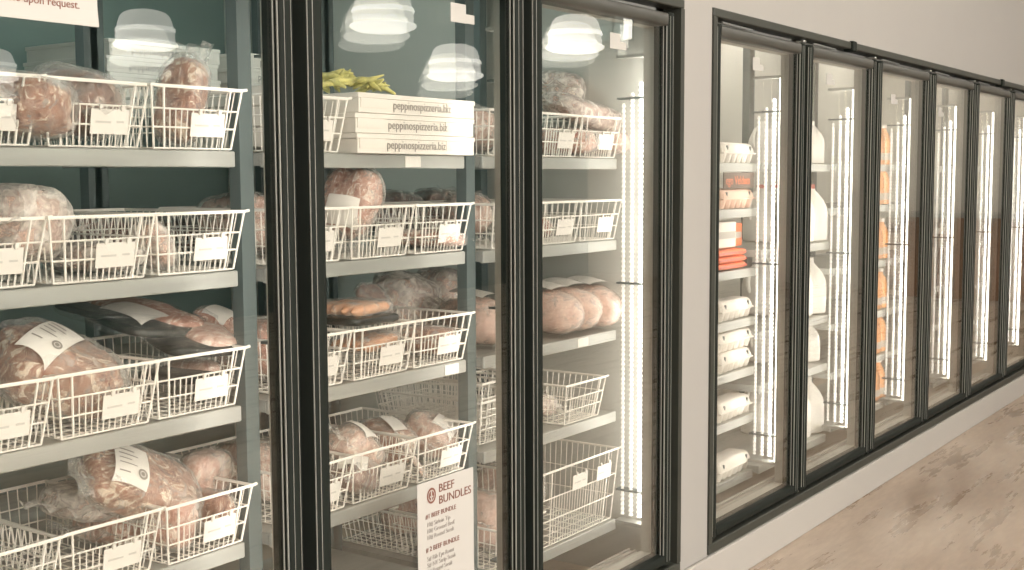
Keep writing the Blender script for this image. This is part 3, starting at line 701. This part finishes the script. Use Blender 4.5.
for k in range(3): 
    t = thing('cheese_pack', ('lowest', 'middle', 'topmost')[k] + ' flat orange pack of the stack on the third shelf, first cooler door', 'food pack', (4.27 - .004 * k, Y0 + .10, R3[2] + .014 + .026 * k))
    lump_mb(.16, .085, .014, 5 + k, .04, .45, .35).build('pack_body', 'orange', t, True)
    mb = MB(); mb.box(-.12, .12, -.0905, -.0885, -.004, .004); mb.build('seam', 'red', t)
carton_stack(4.235, Y0 + .03, R3[2] + .086, .19, .16, .10, 'white food carton on top of the orange packs')
carton_stack(4.385, Y0 + .05, R3[2] + .086, .09, .15, .09, 'orange food carton beside the white one on the orange packs', 'orange')
carton_stack(4.24, Y0 + .30, R3[0] + .001, .28, .12, .125, 'white carton behind the top egg cartons')
for k, (x, cc, nm) in enumerate(((4.20, 'tubblue', 'blue'), (4.30, 'tubpurple', 'purple'), (4.40, 'tubgreen', 'green'))):
    t = thing('food_tub', 'small %s tub behind the pinkish egg carton, first cooler door' % nm, 'tub', (x, Y0 + .26, R3[1] + .001)); mb = MB()
    mb.lathe([(.030, 0), (.034, .004), (.040, .085)], 20); mb.build('tub_body', cc, t); mb = MB(); mb.lathe([(.042, .085), (.043, .087), (.043, .094), (.041, .096)], 20); mb.build('lid', 'jug', t)
t = thing('shelf_sign', 'dark strip with orange handwriting under the top shelf, first cooler door', 'sign', (4.165, Y0 + .003, R3[0] - .036)); mb = MB(); mb.box(0, .27, .002, .006, -.060, 0); mb.build('backing', 'darkcard', t)
text('handwriting', 'ego Veldum', .047, 'orange', t, (.012, .0, -.045), sx=.95)
def milk_jug(loc, label, rz=0, s=1.0, capm='red'):
    t = thing('milk_jug', label, 'milk jug', loc, (0, 0, rz)); mb = MB()
    mb.lathe([(r * s, zz * s) for r, zz in ((.062, 0), (.070, .006), (.072, .05), (.072, .13), (.068, .155), (.055, .185), (.036, .212), (.022, .228), (.020, .242))], 28, sq=3.2)
    mb.tube([Vector(p) * s for p in ((.030, 0, .222), (.062, 0, .205), (.080, 0, .170), (.082, 0, .13), (.071, 0, .10))], [.009 * s, .010 * s, .011 * s, .011 * s, .009 * s], 8)
    smooth_by_angle(mb.build('jug_body', 'jug', t), 40)
    mb = MB(); mb.lathe([(.021 * s, .236 * s), (.023 * s, .238 * s), (.023 * s, .254 * s), (.021 * s, .256 * s)], 18); mb.build('cap', capm, t)
    mb = MB(); mb.box(-.04 * s, .04 * s, -.0735 * s, -.0715 * s, .05 * s, .12 * s); mb.build('label_panel', 'paper', t); return t
X4 = [5.10, 5.258]
nmr = ['top', 'second', 'third', 'fourth', 'bottom']
for r in range(5):
    for k, x in enumerate(X4):
        s = (.75, 1, 1, .72, 1)[r]
        milk_jug((x, Y0 + .10, R4[r] + .001), 'white milk jug %s on the %s shelf, second cooler door' % (('behind the door stile', 'nearest the strip light')[k], nmr[r]), pi * .9, s, 'red' if r in (1,) else 'jug')
        milk_jug((x + .01, Y0 + .27, R4[r] + .001), 'white milk jug in the rear row %s, %s shelf, second cooler door' % (('behind the stile', 'near the strip light')[k], nmr[r]), pi * .9, s, 'red' if r in (1,) else 'jug')
def juice(loc, label):
    t = thing('juice_bottle', label, 'juice bottle', loc); mb = MB()
    mb.lathe([(.036, 0), (.040, .005), (.040, .06), (.037, .075), (.040, .09), (.038, .125), (.026, .155), (.016, .172), (.015, .185)], 24, sq=2.6); smooth_by_angle(mb.build('bottle_body', 'juice', t), 40)
    mb = MB(); mb.lathe([(.016, .183), (.018, .184), (.018, .200), (.016, .202)], 18); mb.build('cap', 'jug', t)
    mb = MB(); mb.lathe([(.0405, .022), (.0412, .023), (.0412, .056), (.0405, .057)], 24, sq=2.6); mb.build('label_band', 'paper', t); return t
nm5 = ['top', 'second', 'third', 'fourth', 'fifth', 'bottom']
jp = None
for r in range(6):
    for k in (1, 2):
        o = juice((5.83 + .09 * k, Y0 + .06, R5[r] + .001), 'x') if jp is None else copy_tree(jp); jp = jp or o
        o.location = (5.945 + .092 * k, Y0 + .06, R5[r] + .001)
        o['label'] = 'orange juice bottle on the %s shelf, third cooler door, %s' % (nm5[r], ('', 'beside the door stile', 'nearest the strip light')[k])

# ------------------------------------------------------------------ sheets and stickers on the glass
def sheet(name, x0, x1, zt, zb, label, y=.0165, tilt=0):
    t = thing(name, label, 'sheet', (x0, y, zt), (0, tilt, 0)); mb = MB(); W, H = x1 - x0, zt - zb
    mb.grid(lambda u, v: ((u + 1) / 2 * W, -.0012 - .004 * max(0, -v - .6) * (u + 1), -(1 - (v + 1) / 2) * H), 8, 12)
    mb.grid(lambda u, v: ((u + 1) / 2 * W, -.0009 - .004 * max(0, -v - .6) * (u + 1) + .0004, -(1 - (v + 1) / 2) * H), 8, 12)
    mb.build('paper', 'paper', t); return t, W, H
p0 = at(417, 485, .016); p1 = at(473, 473, .016)
t, W, H = sheet('price_sheet', p0.x, p1.x, p0.z, p0.z - .30, 'white BEEF BUNDLES price sheet taped to the second freezer door')
y_ = -.0022
text('heading', 'BEEF\nBUNDLES', .0285, 'brownink', t, (W * .36, y_, -.034), sx=1.05)
text('list_heading', '#1 BEEF BUNDLE', .0155, 'brownink', t, (W * .13, y_, -.088))
text('list_text', '10# Sirloin Tip\n10# Ground Beef\n10# Round Steak', .0155, 'ink', t, (W * .15, y_, -.108), sx=.95)
text('list_heading', '# 2 BEEF BUNDLE', .0165, 'brownink', t, (W * .13, y_, -.168))
text('list_text', '5# Rib Eye Roast\n5# NY Strip Steak\n5# Round Steak\n5# Stew Meat', .0155, 'ink', t, (W * .15, y_, -.190), sx=.95)
mb = MB()
for a, b in ((.74, 1), (.0, .60)):
    mb.grid(lambda u, v: (W * .235 + (a + (b - a) * (v + 1) / 2) * .0165 * cos(u * pi), y_, -.036 + (a + (b - a) * (v + 1) / 2) * .019 * sin(u * pi)), 24, 1)
mb.build('round_logo', 'brownink', t)
mb = MB(); mb.box(W * .235 - .006, W * .235 + .006, y_ - .0003, y_ - .0001, -.040, -.037); mb.box(W * .235 - .002, W * .235 + .002, y_ - .0003, y_ - .0001, -.048, -.024); mb.build('logo_figure', 'paper', t)
p0 = at(-40, 14, .016); p1 = at(97.5, 27.5, .016)
t, W, H = sheet('notice_sheet', p0.x, p1.x, p1.z + .16, p1.z, 'white notice reading available upon request on the leftmost full freezer door')
text('notice_text', 'available upon request.', .0185, 'brownink', t, (W - .034, y_, -H + .027), align='RIGHT')
p2 = at(101, 25, .022); t, W, H = sheet('backing_sheet', p0.x + .01, p2.x + .002, p1.z + .16, p1.z + .004, 'second pale sheet edging out behind the notice', y=.034)
for i, (px, py) in enumerate(((458, 13), (615, 41), (756, 64), (829, 79), (893, 99), (940, 112))):
    p = at(px, py, .0165); s = .034
    t = thing('glass_sticker', 'small white paper sticker high on the ' + ['BEEF BUNDLES door', 'freezer door next to the wall strip', 'first cooler door', 'second cooler door', 'third cooler door', 'fourth cooler door'][i], 'sticker', p)
    mb = MB(); mb.box(-.029, .029, -.0012, -.0004, -.022, .022); mb.build('square', 'tape', t)
    mb = MB(); mb.box(.0292, .062, -.0012, -.0004, -.021, .0); mb.build('tab', 'tape', t)

# ------------------------------------------------------------------ shop: pendants and furniture seen in the reflections, added unseen ceiling lights
M['lamp'] = emit('lit_opal_glass', (1, .95, .88), 3.0)
M['lens'] = emit('bright_lamp_lens', (1, .96, .90), 6.0)
def pendant(px, py, wpx, label, diam=.38):
    d = fw + RT * ((px - 512) / 1205.4) + UP * ((285 - py) / 1205.4)
    ax = 1205.4 * diam / wpx; p = Vector((0, -DIST, EYE)) + d * ax; p.z -= .045; p.y = .036 - p.y          # true place on the shop side
    t = thing('pendant_lamp', label, 'lamp', p); mb = MB(); R = diam / 2
    mb.lathe([(R * k, zz * R) for k, zz in ((.93, -.36), (.92, -.10), (.87, .20), (.80, .44), (.68, .58), (.45, .66), (.22, .68))], 40)
    mb.build('shade', 'lamp', t, True)
    mb = MB(); mb.lathe([(R * k, zz * R) for k, zz in ((.78, -.58), (.96, -.50), (1.02, -.44), (1.0, -.38), (.90, -.355))], 40); mb.build('rim', 'lens', t, True)
    mb = MB(); mb.lathe([(R * k, zz * R) for k, zz in ((.945, -.02), (.96, .0), (.925, .10), (.90, .12))], 40); mb.build('band', 'lens', t, True)
    mb = MB(); mb.lathe([(R * .24, R * .64), (R * .24, R * .85), (R * .12, R * .95), (.008, R * 1.0)], 20); mb.build('cap', 'dark', t)
    mb = MB(); mb.tube([(0, 0, R * .98), (0, 0, 4.4 - p.z)], .006, 6); mb.build('cord', 'dark', t); return t
for px, py, wp, lb in ((145, 24, 62, 'lit white pendant lamp mirrored in the leftmost full freezer door'), (383, 4, 66, 'lit white pendant lamp mirrored at the top of the BEEF BUNDLES door'), (455, 57, 56, 'smaller lit pendant lamp mirrored above the pizza boxes'),
                       (575, 28, 58, 'lit white pendant lamp mirrored in the freezer door next to the wall strip'), (-10, 60, 52, 'lit pendant lamp mirrored at the left photo edge')):
    pendant(px, py, wp, lb)
for i in range(5):  # unseen light panels added to brighten the room and its end wall
    for j in range(2):
        x, y = -2.5 + 3.9 * i, -2.2 - 3.2 * j
        t = thing('added_ceiling_panel', 'added unseen ceiling light panel, %s row, place %s from the left' % (('near', 'far')[j], ('one', 'two', 'three', 'four', 'five')[i]), 'light', (x, y, 4.36), group='added ceiling light panels')
        mb = MB(); mb.box(-.75, .75, -.2, .2, 0, .04); mb.build('housing', 'curb', t); mb = MB(); mb.box(-.72, .72, -.17, .17, -.012, 0); mb.build('diffuser', 'panel', t)
t = thing('wooden_counter', 'brown plank counter mirrored low in the last cooler doors', 'counter', (14.0, -1.6, 0))
mb = MB(); 
for k in range(12): mb.box(-.02, .02, -1.2 + .2 * k, -1.2 + .2 * k + .19, .02, .92, .004)
mb.build('front_board', 'wood', t); mb = MB(); mb.box(-.06, .7, -1.25, 1.25, .92, .97, .006); mb.build('worktop', 'curb', t)
mb = MB(); mb.box(.02, .65, -1.18, 1.18, 0, .92); mb.build('carcass', 'wood', t)
t = thing('shop_window', 'bright clerestory window in the end wall', 'window', (XR, -7.1, 3.3))
mb = MB()
for y in (-.35, -.015, .32): mb.box(0, .05, y, y + .03, 0, .4)
for zz in (0, .37): mb.box(0, .05, -.35, .35, zz, zz + .03)
mb.build('window_frame', 'frame', t); mb = MB(); mb.quad((.03, -.35, 0), (.03, .35, 0), (.03, .35, .4), (.03, -.35, .4)); mb.build('pane', 'glass', t)
t['kind'] = 'structure'; t.name = 'window_1'

for x, nm in ((1.0, 'left half of the freezer'), (2.6, 'right half of the freezer'), (4.8, 'left part of the cooler'), (6.6, 'middle of the cooler'), (8.3, 'right part of the cooler')):  # lamps out of view, added to lighten the freezer and cooler interior
    t = thing('added_ceiling_lamp', 'unseen strip lamp added under the ceiling in the ' + nm, 'lamp', (x, .98, 2.40)); mb = MB(); mb.box(-.5, .5, -.05, .05, .02, .049); mb.build('housing', 'curb', t)
    mb = MB(); mb.box(-.48, .48, -.04, .04, 0, .02, .006); mb.build('diffuser', 'coldfill' if x < 3 else 'panel', t)
# ------------------------------------------------------------------ light and view
wd = bpy.data.worlds.new('world'); sc.world = wd; wd.use_nodes = True
wd.node_tree.nodes['Background'].inputs[0].default_value = (1, .965, .91, 1); wd.node_tree.nodes['Background'].inputs[1].default_value = 6.8
sc.view_settings.view_transform = 'Standard'; sc.view_settings.look = 'None'; sc.view_settings.gamma = 1; sc.view_settings.use_curve_mapping = False
sc.view_settings.exposure = -0.04
sc.cycles.max_bounces = 10; sc.cycles.transparent_max_bounces = 40; sc.cycles.diffuse_bounces = 4; sc.cycles.glossy_bounces = 4
sc.cycles.caustics_reflective = False; sc.cycles.caustics_refractive = False; sc.cycles.sample_clamp_indirect = 6
